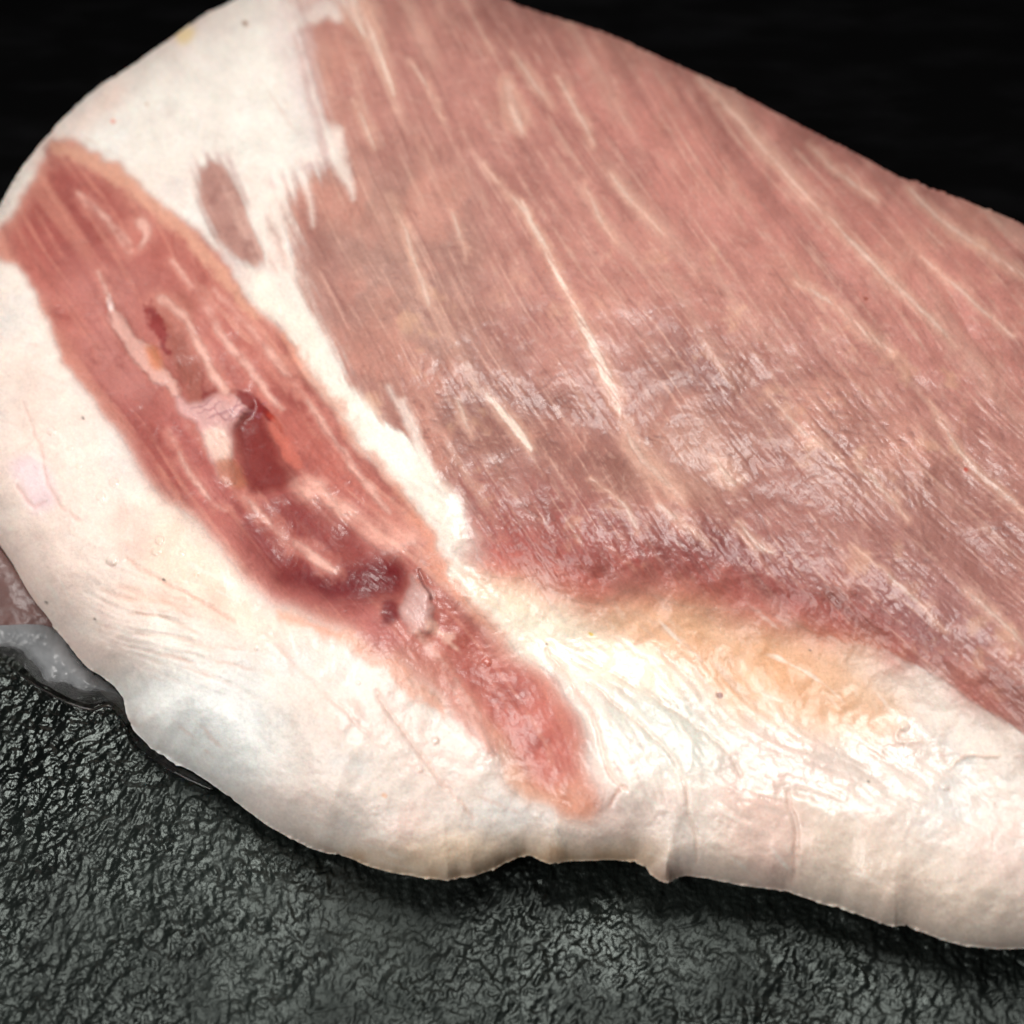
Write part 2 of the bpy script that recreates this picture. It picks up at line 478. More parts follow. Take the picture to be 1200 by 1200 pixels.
# fat streaks in the lean
STREAKS = [
    [(398, -20, 9), (420, 20, 9), (440, 55, 5), (462, 110, 1.2)],
    [(612, 235, 1.5), (628, 270, 3), (645, 305, 3.5), (665, 345, 3.5), (690, 395, 5), (710, 440, 6), (722, 470, 6), (726, 486, 2)],
    [(565, 190, 1.2), (590, 220, 2.5), (616, 250, 3), (640, 290, 1.5)],
    [(655, 92, 1.5), (675, 130, 3.5), (695, 168, 2.2)],
    [(715, 205, 1.5), (740, 235, 2.5), (778, 275, 1.5)],
    [(820, 92, 2), (860, 135, 3), (905, 185, 3), (950, 235, 3), (1000, 285, 4), (1035, 320, 4.5), (1080, 362, 3), (1120, 405, 1.5)],
    [(1068, 222, 3), (1100, 255, 4), (1150, 290, 4), (1210, 330, 4)],
    [(950, 170, 1.5), (985, 205, 3), (1030, 235, 2)],
    [(930, 330, 1.5), (985, 362, 4), (1020, 395, 5), (1046, 412, 3)],
    [(1090, 470, 1.5), (1125, 530, 3), (1160, 565, 3.5), (1210, 610, 2)],
    [(1000, 540, 1.2), (1035, 575, 2.6), (1065, 610, 2)],
    [(570, 462, 2), (590, 485, 5), (608, 508, 5), (622, 526, 2)],
    [(537, 468, 2), (545, 490, 3.5), (552, 508, 1.5)],
    [(836, 535, 2), (848, 552, 6), (858, 564, 5), (872, 558, 2)],
    [(733, 495, 4), (742, 520, 6), (760, 545, 6), (790, 575, 5), (802, 590, 2)],
    [(480, 290, 1.2), (490, 315, 3), (500, 345, 4), (503, 358, 1.5)],
    [(458, 228, 1.2), (475, 270, 2.4), (486, 305, 1.6)],
    [(600, 60, 1.5), (625, 95, 3.5), (650, 125, 2)],
    [(592, 95, 4), (606, 135, 8), (612, 155, 2)],
    [(480, 70, 1.2), (505, 110, 2), (520, 140, 1.2)],
    [(530, 250, 1.2), (538, 275, 2), (546, 300, 1.2)],
    [(412, 115, 1.2), (430, 150, 2.6), (440, 175, 1.4)],
    [(685, 215, 1.2), (702, 255, 2.4), (720, 285, 1.4)],
    [(900, 790 - 330, 1.2), (935, 500, 2.2), (985, 540, 1.4)],
    [(1080, 300, 1.2), (1130, 345, 2.6), (1190, 395, 1.4)],
    [(770, 590, 1.2), (800, 612, 2.5), (830, 640, 1.2)],
    [(690, 560, 1.2), (730, 590, 2), (748, 625, 1.4)],
    [(1000, 640, 1.2), (1060, 690, 2), (1110, 740, 1.3)],
    [(1130, 690, 1.5), (1160, 715, 3), (1200, 755, 2)],
    [(865, 610, 1.5), (890, 640, 3.5), (905, 648, 1.5)],
]
for s in STREAKS:
    big = s[0][2] > 5 or s[0] == (612, 235, 1.5) or s[0] == (570, 462, 2)
    core = stroke([(x, y, w * .9 if big else w * .56) for x, y, w in s], 1.6, .4)
    halo = stroke([(x, y, w * 2.0 + 1) for x, y, w in s], 5, 1)
    mix(halo * lean_m, (222, 176, 156), .45)
    piece('fat_streak', core * np.clip(.66 + .34 * fib_fine, .1, 1), (242, 216, 200) if big else (238, 206, 190), .9 if big else .52, .18, th=.34)
gloss = gloss

# feathery fat fingers where the cap meets the lean
for s in [[(392, 160, 12), (402, 200, 8), (412, 232, 2)], [(352, 185, 6), (360, 225, 3), (366, 262, 1)],
          [(318, 225, 8), (330, 275, 5), (345, 320, 2)], [(300, 245, 9), (318, 290, 8), (338, 335, 6), (360, 380, 3)],
          [(472, 470, 1.5), (482, 495, 4), (490, 525, 7), (505, 560, 9)], [(455, 455, 1), (470, 480, 2), (478, 500, 1)],
          [(340, 30, 6), (362, 20, 8), (380, 10, 10), (395, 20, 7)]]:
    m = stroke(s, 6.5, .8)
    mix(m, (240, 226, 216), .75)
    H += .25 * m
mix(poly([(345, -60), (410, -60), (415, -10), (400, 10), (372, 12), (355, 20)], 9, 3, 1.5), (236, 216, 208), .6)
for s in [[(352, 10, 3), (362, 70, 5), (372, 130, 4), (388, 180, 3)], [(318, 215, 4), (334, 205, 5), (356, 196, 5), (378, 192, 4)],
          [(226, 200, 3), (236, 184, 4), (256, 180, 4), (276, 200, 3), (292, 236, 3)], [(262, 300, 3), (290, 322, 4), (312, 318, 3)]]:
    mix(stroke([(x, y, w * 1.5) for x, y, w in s], 8, 1.2) * np.clip(.7 + .35 * fib_mid, 0, 1.2), (204, 176, 172), .6)
# loose white threads in fat cap rim of the lean
seam = poly([(300, 318), (330, 350), (372, 398), (410, 460), (455, 505), (500, 545), (536, 588), (545, 620), (520, 640), (498, 606),
             (455, 556), (402, 484), (350, 412), (300, 352)], 5, 3, 2)
mix(seam, (248, 236, 222), .75)
H += .9 * blur(seam, 4)
spill = poly([(520, 640), (560, 660), (620, 700), (720, 750), (800, 800), (780, 820), (700, 790), (640, 770), (580, 720), (530, 670)], 10, 5, 3)
mix(spill, (252, 238, 214), .7)

# --- pieces inside the red band
pitA = poly([(280, 494), (298, 474), (314, 498), (332, 538), (350, 562), (322, 576), (296, 578), (284, 545), (276, 512)], 4, 2, 1)
piece('dark_muscle', pitA, (120, 42, 40), .92, -1.5, 'dark red sunken muscle in the middle of the band')
pitB = poly([(330, 582), (360, 580), (400, 612), (440, 640), (472, 656), (474, 684), (440, 700), (392, 692), (352, 690), (310, 655), (285, 628)], 9, 4, 1.5)
piece('dark_muscle', pitB, (128, 46, 46), .7, -1.5, 'deep red glistening muscle low in the band')
mix(poly([(330, 672), (400, 668), (470, 655), (472, 684), (430, 698), (380, 692)], 6, 3, 1), (104, 26, 32), .85)
mix(poly([(446, 706), (464, 702), (470, 722), (450, 728)], 2.5, 1, 1), (112, 34, 38), .9)
mix(poly([(180, 360), (200, 345), (225, 355), (235, 400), (250, 450), (240, 478), (222, 470), (205, 420)], 4, 2, 1), (156, 92, 80), .85)
mix(stroke([(180, 360, 6), (190, 385, 7), (200, 410, 4)], 3, 2), (132, 38, 40), .8)
mix(stroke([(238, 425, 4), (243, 450, 7), (238, 472, 5)], 3, 2), (124, 40, 40), .75)
fleck = poly([(340, 562), (360, 558), (400, 580), (440, 605), (475, 625), (470, 645), (430, 625), (385, 595), (350, 580)], 6, 4, 2)
piece('fat_seam', fleck * np.clip(.8 + .3 * mott3, .2, 1), (240, 186, 170), .85, .8)
nod = stroke([(126, 352, 3), (133, 372, 6), (150, 395, 9), (168, 415, 12), (186, 435, 11), (205, 458, 6)], 3.5, 1.2)
piece('fat_nodule', nod, (222, 174, 162), .88, 1.5, 'pale pink nodule of fat with an orange spot')
mix(poly([(170, 408), (182, 406), (192, 420), (190, 432), (176, 428)], 2.5, 1, 1), (206, 128, 92), .85)
mix(stroke([(126, 350, 2), (130, 362, 3), (128, 345, 1.5)], 1.5, .5), (244, 220, 214), .8)
mem = poly([(206, 462), (235, 470), (262, 456), (276, 456), (296, 470), (284, 488), (272, 506), (270, 530), (280, 560), (262, 565), (248, 540), (236, 505), (214, 480)], 2.5, 2, 1.5)
piece('membrane', mem, (216, 172, 168), .85, 1.3, 'pale lilac wrinkled membrane')
mix(poly([(240, 505), (262, 500), (272, 535), (264, 548), (250, 535)], 3, 2, 1), (238, 206, 190), .8)
mix(poly([(252, 540), (275, 538), (290, 566), (275, 574), (258, 560)], 2.5, 1, 1), (180, 112, 86), .8)
for k in range(9):
    x0 = 225 + 9 * k
    mix(stroke([(x0, 478 + (k % 3) * 6, .6), (x0 + 14, 474 + (k % 4) * 5, 1.3), (x0 + 26, 466 + (k % 3) * 5, .6)], 1, 1.2), (150, 92, 104), .55)
clot = stroke([(268, 455, 2), (285, 464, 5), (305, 478, 6), (318, 490, 3), (332, 506, 1.5)], 2, 1.2)
piece('blood_clot', clot, (122, 18, 18), .85, -.7, 'bright blood red sliver')
mix(stroke([(316, 486, 3), (322, 492, 2)], 1.5, .5), (176, 64, 46), .6)
mix(stroke([(324, 500, 6), (340, 525, 7), (352, 545, 5)], 4, 2), (198, 110, 94), .7)
grs = poly([(476, 690), (486, 668), (494, 676), (504, 700), (512, 722), (494, 738), (478, 722), (470, 706)], 2.5, 4, 2)
piece('gristle', grs, (204, 172, 166), .7, 1.3, 'small pearly grey knob of gristle')
mix(stroke([(490, 672, 1), (499, 690, 1.6), (505, 702, 1)], 1, .5), (120, 74, 74), .8)
H -= .5 * stroke([(492, 668, 1.5), (502, 690, 2.2), (508, 706, 1.5)], 1.5, .5)
mix(stroke([(505, 728, 6), (520, 745, 5), (535, 760, 3)], 4, 2), (236, 190, 172), .7)
VEINS = [
    [(92, 226, 2), (112, 246, 4), (135, 268, 5), (152, 292, 4)],
    [(165, 260, 7), (172, 272, 4), (164, 288, 2)],
    [(488, 738, 3), (512, 770, 4), (535, 805, 5), (555, 838, 6), (572, 880, 4)],
    [(190, 350, 4), (215, 372, 5), (235, 410, 4), (250, 440, 5), (262, 456, 5)],
    [(202, 306, 2), (232, 345, 3.5), (262, 395, 4), (300, 440, 4), (330, 480, 2)],
    [(250, 340, 2), (290, 385, 4), (330, 430, 3.5), (370, 480, 2)],
    [(200, 505, 1.5), (216, 545, 2.5), (240, 580, 2), (262, 600, 1.5)],
    [(285, 585, 3), (330, 625, 4), (370, 655, 6), (392, 668, 3)],
    [(116, 318, 1.2), (124, 338, 2.2), (128, 350, 1.5)],
    [(345, 450, 1.5), (380, 500, 3), (420, 555, 3.5), (455, 600, 2)],
]
for s in VEINS:
    m = stroke(s, 3.6, .6)
    mix(stroke([(x, y, w * 2 + 3) for x, y, w in s], 7, 2), (208, 140, 126), .5)
    piece('white_vein', m * np.clip(.72 + .3 * mott3 + .2 * fib_mid, .15, 1), (228, 180, 166), .8, .3, th=.36)
# orange edge along the upper border of the band
mix(stroke([(64, 172, 5), (110, 190, 8), (160, 222, 9), (205, 262, 8), (250, 315, 7), (300, 372, 5)], 5, 1.5) * bm, (222, 168, 144), .7)
mix(stroke([(330, 395, 6), (372, 445, 6), (410, 500, 6), (450, 555, 6), (490, 610, 7), (530, 680, 8), (590, 742, 8)], 6, 2), (224, 152, 126), .55)
mix(stroke([(330, 720, 5), (390, 745, 7), (440, 766, 9), (480, 800, 8), (520, 830, 7)], 7, 2), (226, 150, 118), .6)

# fat: fine raised threads and dents, drawn folds
fatm = np.clip(1 - np.maximum(np.maximum(lean_m, bm), isl), 0, 1)
FOLDS = [
    ([(150, 655, 1), (190, 680, 1.6), (235, 705, 1.6), (275, 728, 1)], (222, 168, 148), -.5),
    ([(160, 700, 1), (190, 704, 1.5), (222, 722, 1)], (226, 190, 168), -.3),
    ([(150, 720, 1), (185, 722, 1.5), (230, 742, 1)], (228, 196, 176), -.3),
    ([(160, 742, 1), (200, 748, 1.3), (250, 760, 1)], (230, 200, 180), -.3),
    ([(28, 470, 1), (45, 520, 1.5), (62, 580, 1.8), (95, 610, 1)], (224, 184, 172), -.35),
    ([(20, 570, 1), (38, 592, 1.8), (52, 590, 1)], (220, 172, 166), -.35),
    ([(300, 735, 1), (340, 775, 1.5), (400, 830, 1.5), (450, 880, 1)], (240, 206, 192), -.3),
    ([(440, 810, 1), (480, 870, 1.6), (520, 920, 1.6), (556, 962, 1.2)], (228, 190, 172), -.45),
    ([(690, 800, 1), (740, 840, 1.6), (790, 890, 1.6), (810, 960, 1.4), (816, 1010, 1)], (222, 190, 170), -.5),
    ([(720, 790, 1), (800, 840, 1.5), (850, 880, 1.6), (870, 910, 1)], (220, 196, 178), -.4),
    ([(640, 760, 1), (690, 830, 1.5), (712, 900, 2), (735, 925, 1)], (226, 180, 156), -.5),
    ([(714, 945, 1), (724, 928, 2), (732, 922, 1)], (214, 150, 128), -.3),
    ([(1060, 850, 1), (1048, 862, 2), (1058, 872, 2), (1080, 868, 1)], (226, 200, 184), .4),
    ([(1110, 900, 1), (1130, 886, 2), (1170, 884, 1)], (230, 196, 176), .4),
    ([(925, 930, 2), (932, 980, 2.5), (930, 1035, 1.5)], (222, 190, 174), -.5),
]
for s, c, up in FOLDS:
    m = stroke(s, 3.2, .7)
    mix(m, c, .6)
    H += up * 1.3 * blur(m, 1.5)
# tiny specks
for x, y, r, c in [(843, 814, 4, (120, 40, 34)), (97, 490, 1.3, (60, 40, 30)), (192, 678, 1.4, (70, 50, 40)), (56, 707, 1.3, (60, 50, 40)),
                   (110, 725, 1.2, (60, 50, 40)), (132, 143, 3, (226, 150, 130)), (287, 27, 3, (150, 110, 80)), (172, 120, 1.5, (200, 160, 130)),
                   (693, 743, 2.2, (224, 190, 60)), (640, 755, 1.2, (110, 90, 60)), (670, 771, 1.2, (110, 90, 60)), (1014, 350, 2, (140, 60, 40)),
                   (1132, 551, 2, (190, 60, 40)), (948, 761, 1.3, (70, 50, 40)), (450, 932, 3, (236, 190, 160)), (1018, 916, 1.3, (90, 80, 70))]:
    mix(stroke([(x - .5, y, r), (x + .5, y + .5, r)], 1.2, .6), c, .8)

# overall fine colour grain
rgb *= (1 + .035 * grain + .03 * mott3)[..., None]
rgb = np.clip(rgb, .004, .93)

# ------------------------------------------------------------------ fine relief (mm)
wet = np.maximum(lean_m, bm * (1 - .65 * poly([(500, 720), (600, 740), (720, 850), (740, 990), (600, 980), (500, 830)], 18, 0, 0)))
lowlean = poly([(500, 420), (700, 380), (1000, 430), (1250, 560), (1250, 900), (900, 740), (700, 720), (560, 680), (480, 520)], 50, 0, 0)
fib_short = lic(noise(1.2), ang + .12 * noise(14), 9)
H += wet * (.026 * fib_fine + .022 * fib_mid + .035 * fib_broad)
H += wet * (.009 + .010 * lowlean) * ripple + wet * (.012 + .012 * lowlean) * fib_short + wet * .003 * ripple_b + wet * .010 * grain
H += .05 * mott3 * wet * (.5 + .5 * bm) + .25 * mott
H += bm * .022 * ripple
wetshelf = poly([(470, 500), (500, 520), (560, 610), (640, 690), (800, 740), (960, 860), (1120, 860), (1180, 960), (960, 960), (860, 980), (760, 960), (700, 900), (640, 800), (540, 690), (480, 570)], 18, 6, 2) * fatm
lines = lic(noise(1.8), np.radians(14) + .25 * noise(40), 40, 2.5)
linezone = poly([(120, 670), (200, 680), (280, 730), (330, 790), (240, 800), (150, 770), (110, 720)], 16, 4, 2) * fatm
H += linezone * .10 * lines
mix(linezone * sstep(.4, 1.8, -lines), (224, 188, 170), .45)
sweep = lic(noise(2.4), np.radians(52 - 10 * np.clip((PX - 700) / 300, 0, 1)) + .3 * noise(45), 40, 2.5)
H += fatm * (.05 * noise(9) * sstep(0, 1.3, noise(50)) + .02 * noise(4.5) * sstep(.4, 1.6, noise(40)))
gloss -= .14 * fatm * sstep(-.2, 1.2, noise(45))
H += wetshelf * (.065 * sweep + .015 * ripple)
mix(wetshelf * sstep(.5, 2, -sweep), (214, 196, 184), .5)
mix(wetshelf * sstep(.5, 2, sweep), (250, 240, 228), .5)
gloss -= .16 * wetshelf * (.5 + .5 * sstep(-.5, 1, mott3))
fatline = lic(noise(2.0), np.radians(48) + .4 * noise(60), 30, 2.5)
mix(fatm * sstep(1.0, 2.6, fatline) * sstep(-.3, 1, mott), (246, 238, 228), .5)
mix(fatm * sstep(1.2, 2.8, -fatline) * sstep(-.3, 1, -mott), (222, 190, 176), .4)
crinkle = lic(noise(2.0), ang_rip + .6, 16)
H += fatm * (.018 * crinkle * sstep(.2, 1.4, mott2 + .4 * mott) + .014 * fbm(9, 3) + .008 * grain)
# drops and beads of juice on the fat near the band
BEADS = [(131, 657, 7), (187, 633, 6), (183, 646, 6), (118, 582, 6), (133, 565, 6), (60, 505, 6), (82, 525, 4), (230, 672, 4), (213, 648, 3),
         (92, 546, 4), (510, 868, 5), (492, 902, 4), (570, 776, 6), (1108, 922, 5), (1060, 852, 6), (680, 810, 3), (420, 800, 3), (300, 760, 3)]
for x, y, r in BEADS:
    d2 = ((PX - x) ** 2 + ((PY - y) * 1.1) ** 2) / (r * r)
    b = np.sqrt(np.clip(1 - d2, 0, 1))
    H += .45 * (r / 6) * b
    gloss = np.where(d2 < 1, .08, gloss)
gloss = np.clip(gloss + .04 * mott3 - .05 * sstep(0, 2, mott2), .06, .6)

# ------------------------------------------------------------------ big form: height above the slate in mm
Xc, Yc = PX[::4, ::4], PY[::4, ::4]
df_c = dist_to(front_line[::3], Xc, Yc)
db_c = dist_to(far_line[::3], Xc, Yc)


def up4(a):
    return bilin(np.pad(np.repeat(np.repeat(a, 1, 0), 1, 1), ((0, CH - a.shape[0]), (0, CW - a.shape[1])), mode='edge'), XX / 4, YY / 4)


DF = up4(df_c)
DB = up4(db_c)
rind = sstep(16, 2, DF + 5 * mott3) * sstep(330, 430, PX) * sstep(860, 740, PX) * np.clip(raster(OUT, 8), 0, 1)
mix(blur(rind, 2), (206, 166, 128), .55)
shelf = blur(raster(SHELF), 40)
leanblob = blur(raster(LEAN), 55)
rimroll = blur(raster([(-100, 330), (30, 340), (120, 500), (220, 640), (340, 740), (460, 800), (540, 880), (560, 1100), (-100, 1100)]), 35)
bandblob = blur(raster(BAND_CORE), 16)
top = 34 + 12 * leanblob - 7 * shelf - 2.0 * rimroll - 2.4 * bandblob
top += 5 * np.exp(-((PX - 850) ** 2 / 260 ** 2 + (PY - 330) ** 2 / 150 ** 2))
top += 2.2 * np.exp(-((PX - 820) ** 2 / 90 ** 2 + (PY - 530) ** 2 / 40 ** 2))
top -= 3.4 * np.exp(-((PX - 690) ** 2 / 190 ** 2 + (PY - 500 - .25 * (PX - 660)) ** 2 / 40 ** 2))
top -= 1.5 * np.exp(-((PX - 300) ** 2 + (PY - 530) ** 2) / 60 ** 2) - 1.0 * np.exp(-((PX - 400) ** 2 + (PY - 660) ** 2) / 60 ** 2)
top += 1.0 * mott2 * .6
# groove near the right far edge
top -= 1.3 * stroke([(960, 175, 4), (1010, 225, 8), (1060, 280, 9), (1110, 340, 8), (1140, 400, 6)], 14, 0)
RF = 150 + 40 * np.exp(-((PX - 250) / 200) ** 2)
DF0 = DF
DF = np.maximum(DF - .8, 0)
DF = DF * DF / (DF + 5)
t = np.clip(1 - DF / RF, 0, 1)
prof_f = (1 - t ** 2.1) ** .62
z0 = 1.5 + 6.0 * sstep(380, 520, PX) + 2 * np.exp(-((PX - 680) / 80) ** 2)
tb = np.clip(1 - DB / 130, 0, 1)
prof_b = 1 - .42 * (1 - np.sqrt(np.clip(1 - tb ** 2.4, 0, 1)))
hbig = z0 + (top * prof_b - z0) * prof_f
fade = sstep(0, 26, np.minimum(DF, DB))
HT = np.maximum(hbig + H * (.25 + .75 * fade), .6)


def unproject(px, py, hmm):
    dx = (px - 600) / FPX
    dy = (600 - py) / FPX
    d = FWD[None] + np.stack([dx, np.zeros_like(dx), np.zeros_like(dx)], 1) + dy[:, None] * UPV[None]
    tt = (CAM[2] - hmm / 1000) / (-d[:, 2])
    return CAM[None] + d * tt[:, None]


def make_mesh(name, co, quads, nrm=None, cols=None, mat=None, parent=None, smooth=True):
    me = bpy.data.meshes.new(name)
    me.vertices.add(len(co))
    me.vertices.foreach_set('co', np.ascontiguousarray(co, np.float32).ravel())
    nl = quads.size
    k = quads.shape[1]
    me.loops.add(nl)
    me.loops.foreach_set('vertex_index', np.ascontiguousarray(quads, np.int32).ravel())
    me.polygons.add(len(quads))
    me.polygons.foreach_set('loop_start', np.arange(0, nl, k, dtype=np.int32))
    me.update(calc_edges=True)
    if smooth:
        me.polygons.foreach_set('use_smooth', np.ones(len(quads), bool))
    if cols is not None:
        a = me.color_attributes.new('tissue', 'FLOAT_COLOR', 'POINT')
        a.data.foreach_set('color', np.ascontiguousarray(cols, np.float32).ravel())
    if nrm is not None:
        me.normals_split_custom_set_from_vertices(nrm.tolist())
    if mat:
        me.materials.append(mat)
    o = bpy.data.objects.new(name, me)
    COL.objects.link(o)
    if parent:
        o.parent = parent
    return o


def cut_grid(ux, uy, line):
    """grid cells inside a closed line, border vertices pulled onto the line"""
    UX, UY = np.meshgrid(ux, uy)
    p0, p1 = line, np.roll(line, -1, 0)
    acc = np.zeros((len(uy), len(ux) + 1), np.int32)
    for (x0, y0), (x1, y1) in zip(p0, p1):
        if y0 == y1:
            continue
        if y0 > y1:
            x0, y0, x1, y1 = x1, y1, x0, y0
        r0, r1 = np.searchsorted(uy, y0), np.searchsorted(uy, y1)
        if r1 <= r0:
            continue
        rows = np.arange(r0, r1)
        xi = x0 + (uy[rows] - y0) * (x1 - x0) / (y1 - y0)
        np.add.at(acc, (rows, np.searchsorted(ux, xi)), 1)
    inside = (np.cumsum(acc, 1)[:, :-1] % 2).astype(bool)
    cell = inside[:-1, :-1] | inside[1:, :-1] | inside[:-1, 1:] | inside[1:, 1:]
    used = np.zeros_like(inside)
    used[:-1, :-1] |= cell; used[1:, :-1] |= cell; used[:-1, 1:] |= cell; used[1:, 1:] |= cell
    snap = used & ~inside
    xs, ys = UX[snap].copy(), UY[snap].copy()
    seg = p1 - p0
    L2 = (seg ** 2).sum(1) + 1e-9
    for a in range(0, len(xs), 400):
        X = xs[a:a + 400, None]; Y = ys[a:a + 400, None]
        tt = np.clip(((X - p0[None, :, 0]) * seg[None, :, 0] + (Y - p0[None, :, 1]) * seg[None, :, 1]) / L2, 0, 1)
        nxp = p0[None, :, 0] + tt * seg[None, :, 0]
        nyp = p0[None, :, 1] + tt * seg[None, :, 1]
        b = np.argmin((X - nxp) ** 2 + (Y - nyp) ** 2, 1)
        r = np.arange(len(b))
        xs[a:a + 400] = nxp[r, b]
        ys[a:a + 400] = nyp[r, b]
    UX[snap] = xs
    UY[snap] = ys
    return UX, UY, cell


def pad(name, pts, hfun, step, mat, parent=None, colfun=None, floor=.05):
    """a thin closed body on the slate: domed top sheet, side skirt and a bottom face"""
    line = smooth_line(pts, 8, True)
    ux = np.arange(line[:, 0].min() - step, line[:, 0].max() + 2 * step, step)
    uy = np.arange(line[:, 1].min() - step, line[:, 1].max() + 2 * step, step)
    UX, UY, cell = cut_grid(ux, uy, line)
    d = dist_to(np.vstack([line, line[:1]]), UX, UY)
    h = hfun(UX, UY, d)
    top_ = unproject(UX.ravel(), UY.ravel(), h.ravel())
    ci, cj = np.nonzero(cell)
    idx = np.arange(UX.size).reshape(UX.shape)
    Q = np.stack([idx[ci, cj], idx[ci + 1, cj], idx[ci + 1, cj + 1], idx[ci, cj + 1]], -1)
    vs, inv = np.unique(Q, return_inverse=True)
    Q = inv.reshape(-1, 4)
    top_ = top_[vs]
    bot = top_.copy()
    bot[:, 2] = floor / 1000
    n = len(vs)
    ed = np.concatenate([Q[:, [0, 1]], Q[:, [1, 2]], Q[:, [2, 3]], Q[:, [3, 0]]])
    key = np.sort(ed, 1)
    _, first, cnt = np.unique(key[:, 0].astype(np.int64) * n + key[:, 1], return_index=True, return_counts=True)
    be = ed[first[cnt == 1]]
    side = np.stack([be[:, 1], be[:, 0], be[:, 0] + n, be[:, 1] + n], -1)
    co = np.vstack([top_, bot])
    cols = None
    if colfun is not None:
        c = colfun(UX, UY, d).reshape(-1, 4)[vs]
        low_c = c.copy()
        if mat is not MEAT:
            low_c[:, 3] = .05
        cols = np.vstack([c, low_c])
    return make_mesh(name, co, np.vstack([Q, Q[:, ::-1] + n, side]), None, cols, mat, parent)


# ------------------------------------------------------------------ materials
def new_mat(name):
    m = bpy.data.materials.new(name)
    m.use_nodes = True
    nt = m.node_tree
    return m, nt, nt.nodes['Principled BSDF']


def meat_material():
    m, nt, p = new_mat('raw_meat')
    at = nt.nodes.new('ShaderNodeAttribute')
    at.attribute_name = 'tissue'
    tc = nt.nodes.new('ShaderNodeTexCoord')
    n1 = nt.nodes.new('ShaderNodeTexNoise')
    n1.inputs['Scale'].default_value = 2200
    n1.inputs['Detail'].default_value = 3
    nt.links.new(tc.outputs['Object'], n1.inputs['Vector'])
    hsv = nt.nodes.new('ShaderNodeHueSaturation')
    mr = nt.nodes.new('ShaderNodeMapRange')
    mr.inputs['From Min'].default_value = .25
    mr.inputs['From Max'].default_value = .75
    mr.inputs['To Min'].default_value = .94
    mr.inputs['To Max'].default_value = 1.05
    nt.links.new(n1.outputs['Fac'], mr.inputs['Value'])
    nt.links.new(mr.outputs['Result'], hsv.inputs['Value'])
    nt.links.new(at.outputs['Color'], hsv.inputs['Color'])
    nt.links.new(hsv.outputs['Color'], p.inputs['Base Color'])
    nt.links.new(at.outputs['Alpha'], p.inputs['Roughness'])
    b = nt.nodes.new('ShaderNodeBump')
    b.inputs['Strength'].default_value = .5
    b.inputs['Distance'].default_value = .00012
    nt.links.new(n1.outputs['Fac'], b.inputs['Height'])
    nt.links.new(b.outputs['Normal'], p.inputs['Normal'])
    p.inputs['Specular IOR Level'].default_value = .40
    p.inputs['Coat Weight'].default_value = .20
    p.inputs['Coat Roughness'].default_value = .11
    p.inputs['Subsurface Weight'].default_value = .5
    p.inputs['Subsurface Radius'].default_value = (1.0, .55, .4)
    p.inputs['Subsurface Scale'].default_value = .0016
    nt.links.new(b.outputs['Normal'], p.inputs['Coat Normal'])
    return m


MEAT = meat_material()


def slate_material():
    m, nt, p = new_mat('black_slate')
    tc = nt.nodes.new('ShaderNodeTexCoord')
    mp = nt.nodes.new('ShaderNodeMapping')
    mp.inputs['Scale'].default_value = (1.0, .6, 1.0)
    nt.links.new(tc.outputs['Object'], mp.inputs['Vector'])
    n1 = nt.nodes.new('ShaderNodeTexNoise')
    n1.inputs['Scale'].default_value = 1100
    n1.inputs['Detail'].default_value = 6
    n2 = nt.nodes.new('ShaderNodeTexNoise')
    n2.inputs['Scale'].default_value = 45
    n2.inputs['Detail'].default_value = 5
    for n in (n1, n2):
        nt.links.new(mp.outputs['Vector'], n.inputs['Vector'])
    cr = nt.nodes.new('ShaderNodeValToRGB')
    cr.color_ramp.elements[0].position = .3
    cr.color_ramp.elements[0].color = (.004, .005, .0047, 1)
    cr.color_ramp.elements[1].position = .75
    cr.color_ramp.elements[1].color = (.011, .0145, .0128, 1)
    nt.links.new(n2.outputs['Fac'], cr.inputs['Fac'])
    at = nt.nodes.new('ShaderNodeAttribute')
    at.attribute_name = 'tissue'
    mx = nt.nodes.new('ShaderNodeMix')
    mx.data_type = 'RGBA'
    mx.blend_type = 'MULTIPLY'
    mx.inputs[0].default_value = 1
    nt.links.new(cr.outputs['Color'], mx.inputs[6])
    nt.links.new(at.outputs['Color'], mx.inputs[7])
    nt.links.new(mx.outputs[2], p.inputs['Base Color'])
    nt.links.new(at.outputs['Alpha'], p.inputs['Roughness'])
    b = nt.nodes.new('ShaderNodeBump')
    b.inputs['Strength'].default_value = .5
    b.inputs['Distance'].default_value = .0005
    nt.links.new(n1.outputs['Fac'], b.inputs['Height'])
    nt.links.new(b.outputs['Normal'], p.inputs['Normal'])
    p.inputs['Specular IOR Level'].default_value = .44
    p.inputs['Specular Tint'].default_value = (.88, 1.0, .94, 1)
    return m


SLATE = slate_material()

# ------------------------------------------------------------------ slate
def grow(a, b, d, far, ratio=1.25):
    mid = np.arange(a, b + d / 2, d)
    out, s, x = [], d, b
    while x < far[1]:
        s *= ratio
        x += s
        out.append(x)
    lo, s, x = [], d, a
    while x > far[0]:
        s *= ratio
        x -= s
        lo.append(x)
    return np.concatenate([lo[::-1], mid, out])


gx = grow(-.140, .140, .00034, (-1.2, 1.2))
YE = float(unproject(np.array([600.]), np.array([440.]), np.array([0.]))[0][1])   # the slate ends under the meat
y_lo = float(unproject(np.array([600.]), np.array([1215.]), np.array([0.]))[0][1])
y_hi = float(unproject(np.array([0.]), np.array([735.]), np.array([0.]))[0][1])
print('slate rows', y_lo, y_hi)
gy = grow(y_lo, y_hi, .00034, (-.5, YE))
gy = np.append(gy[gy < YE - .002], YE)
GX, GY = np.meshgrid(gx, gy)
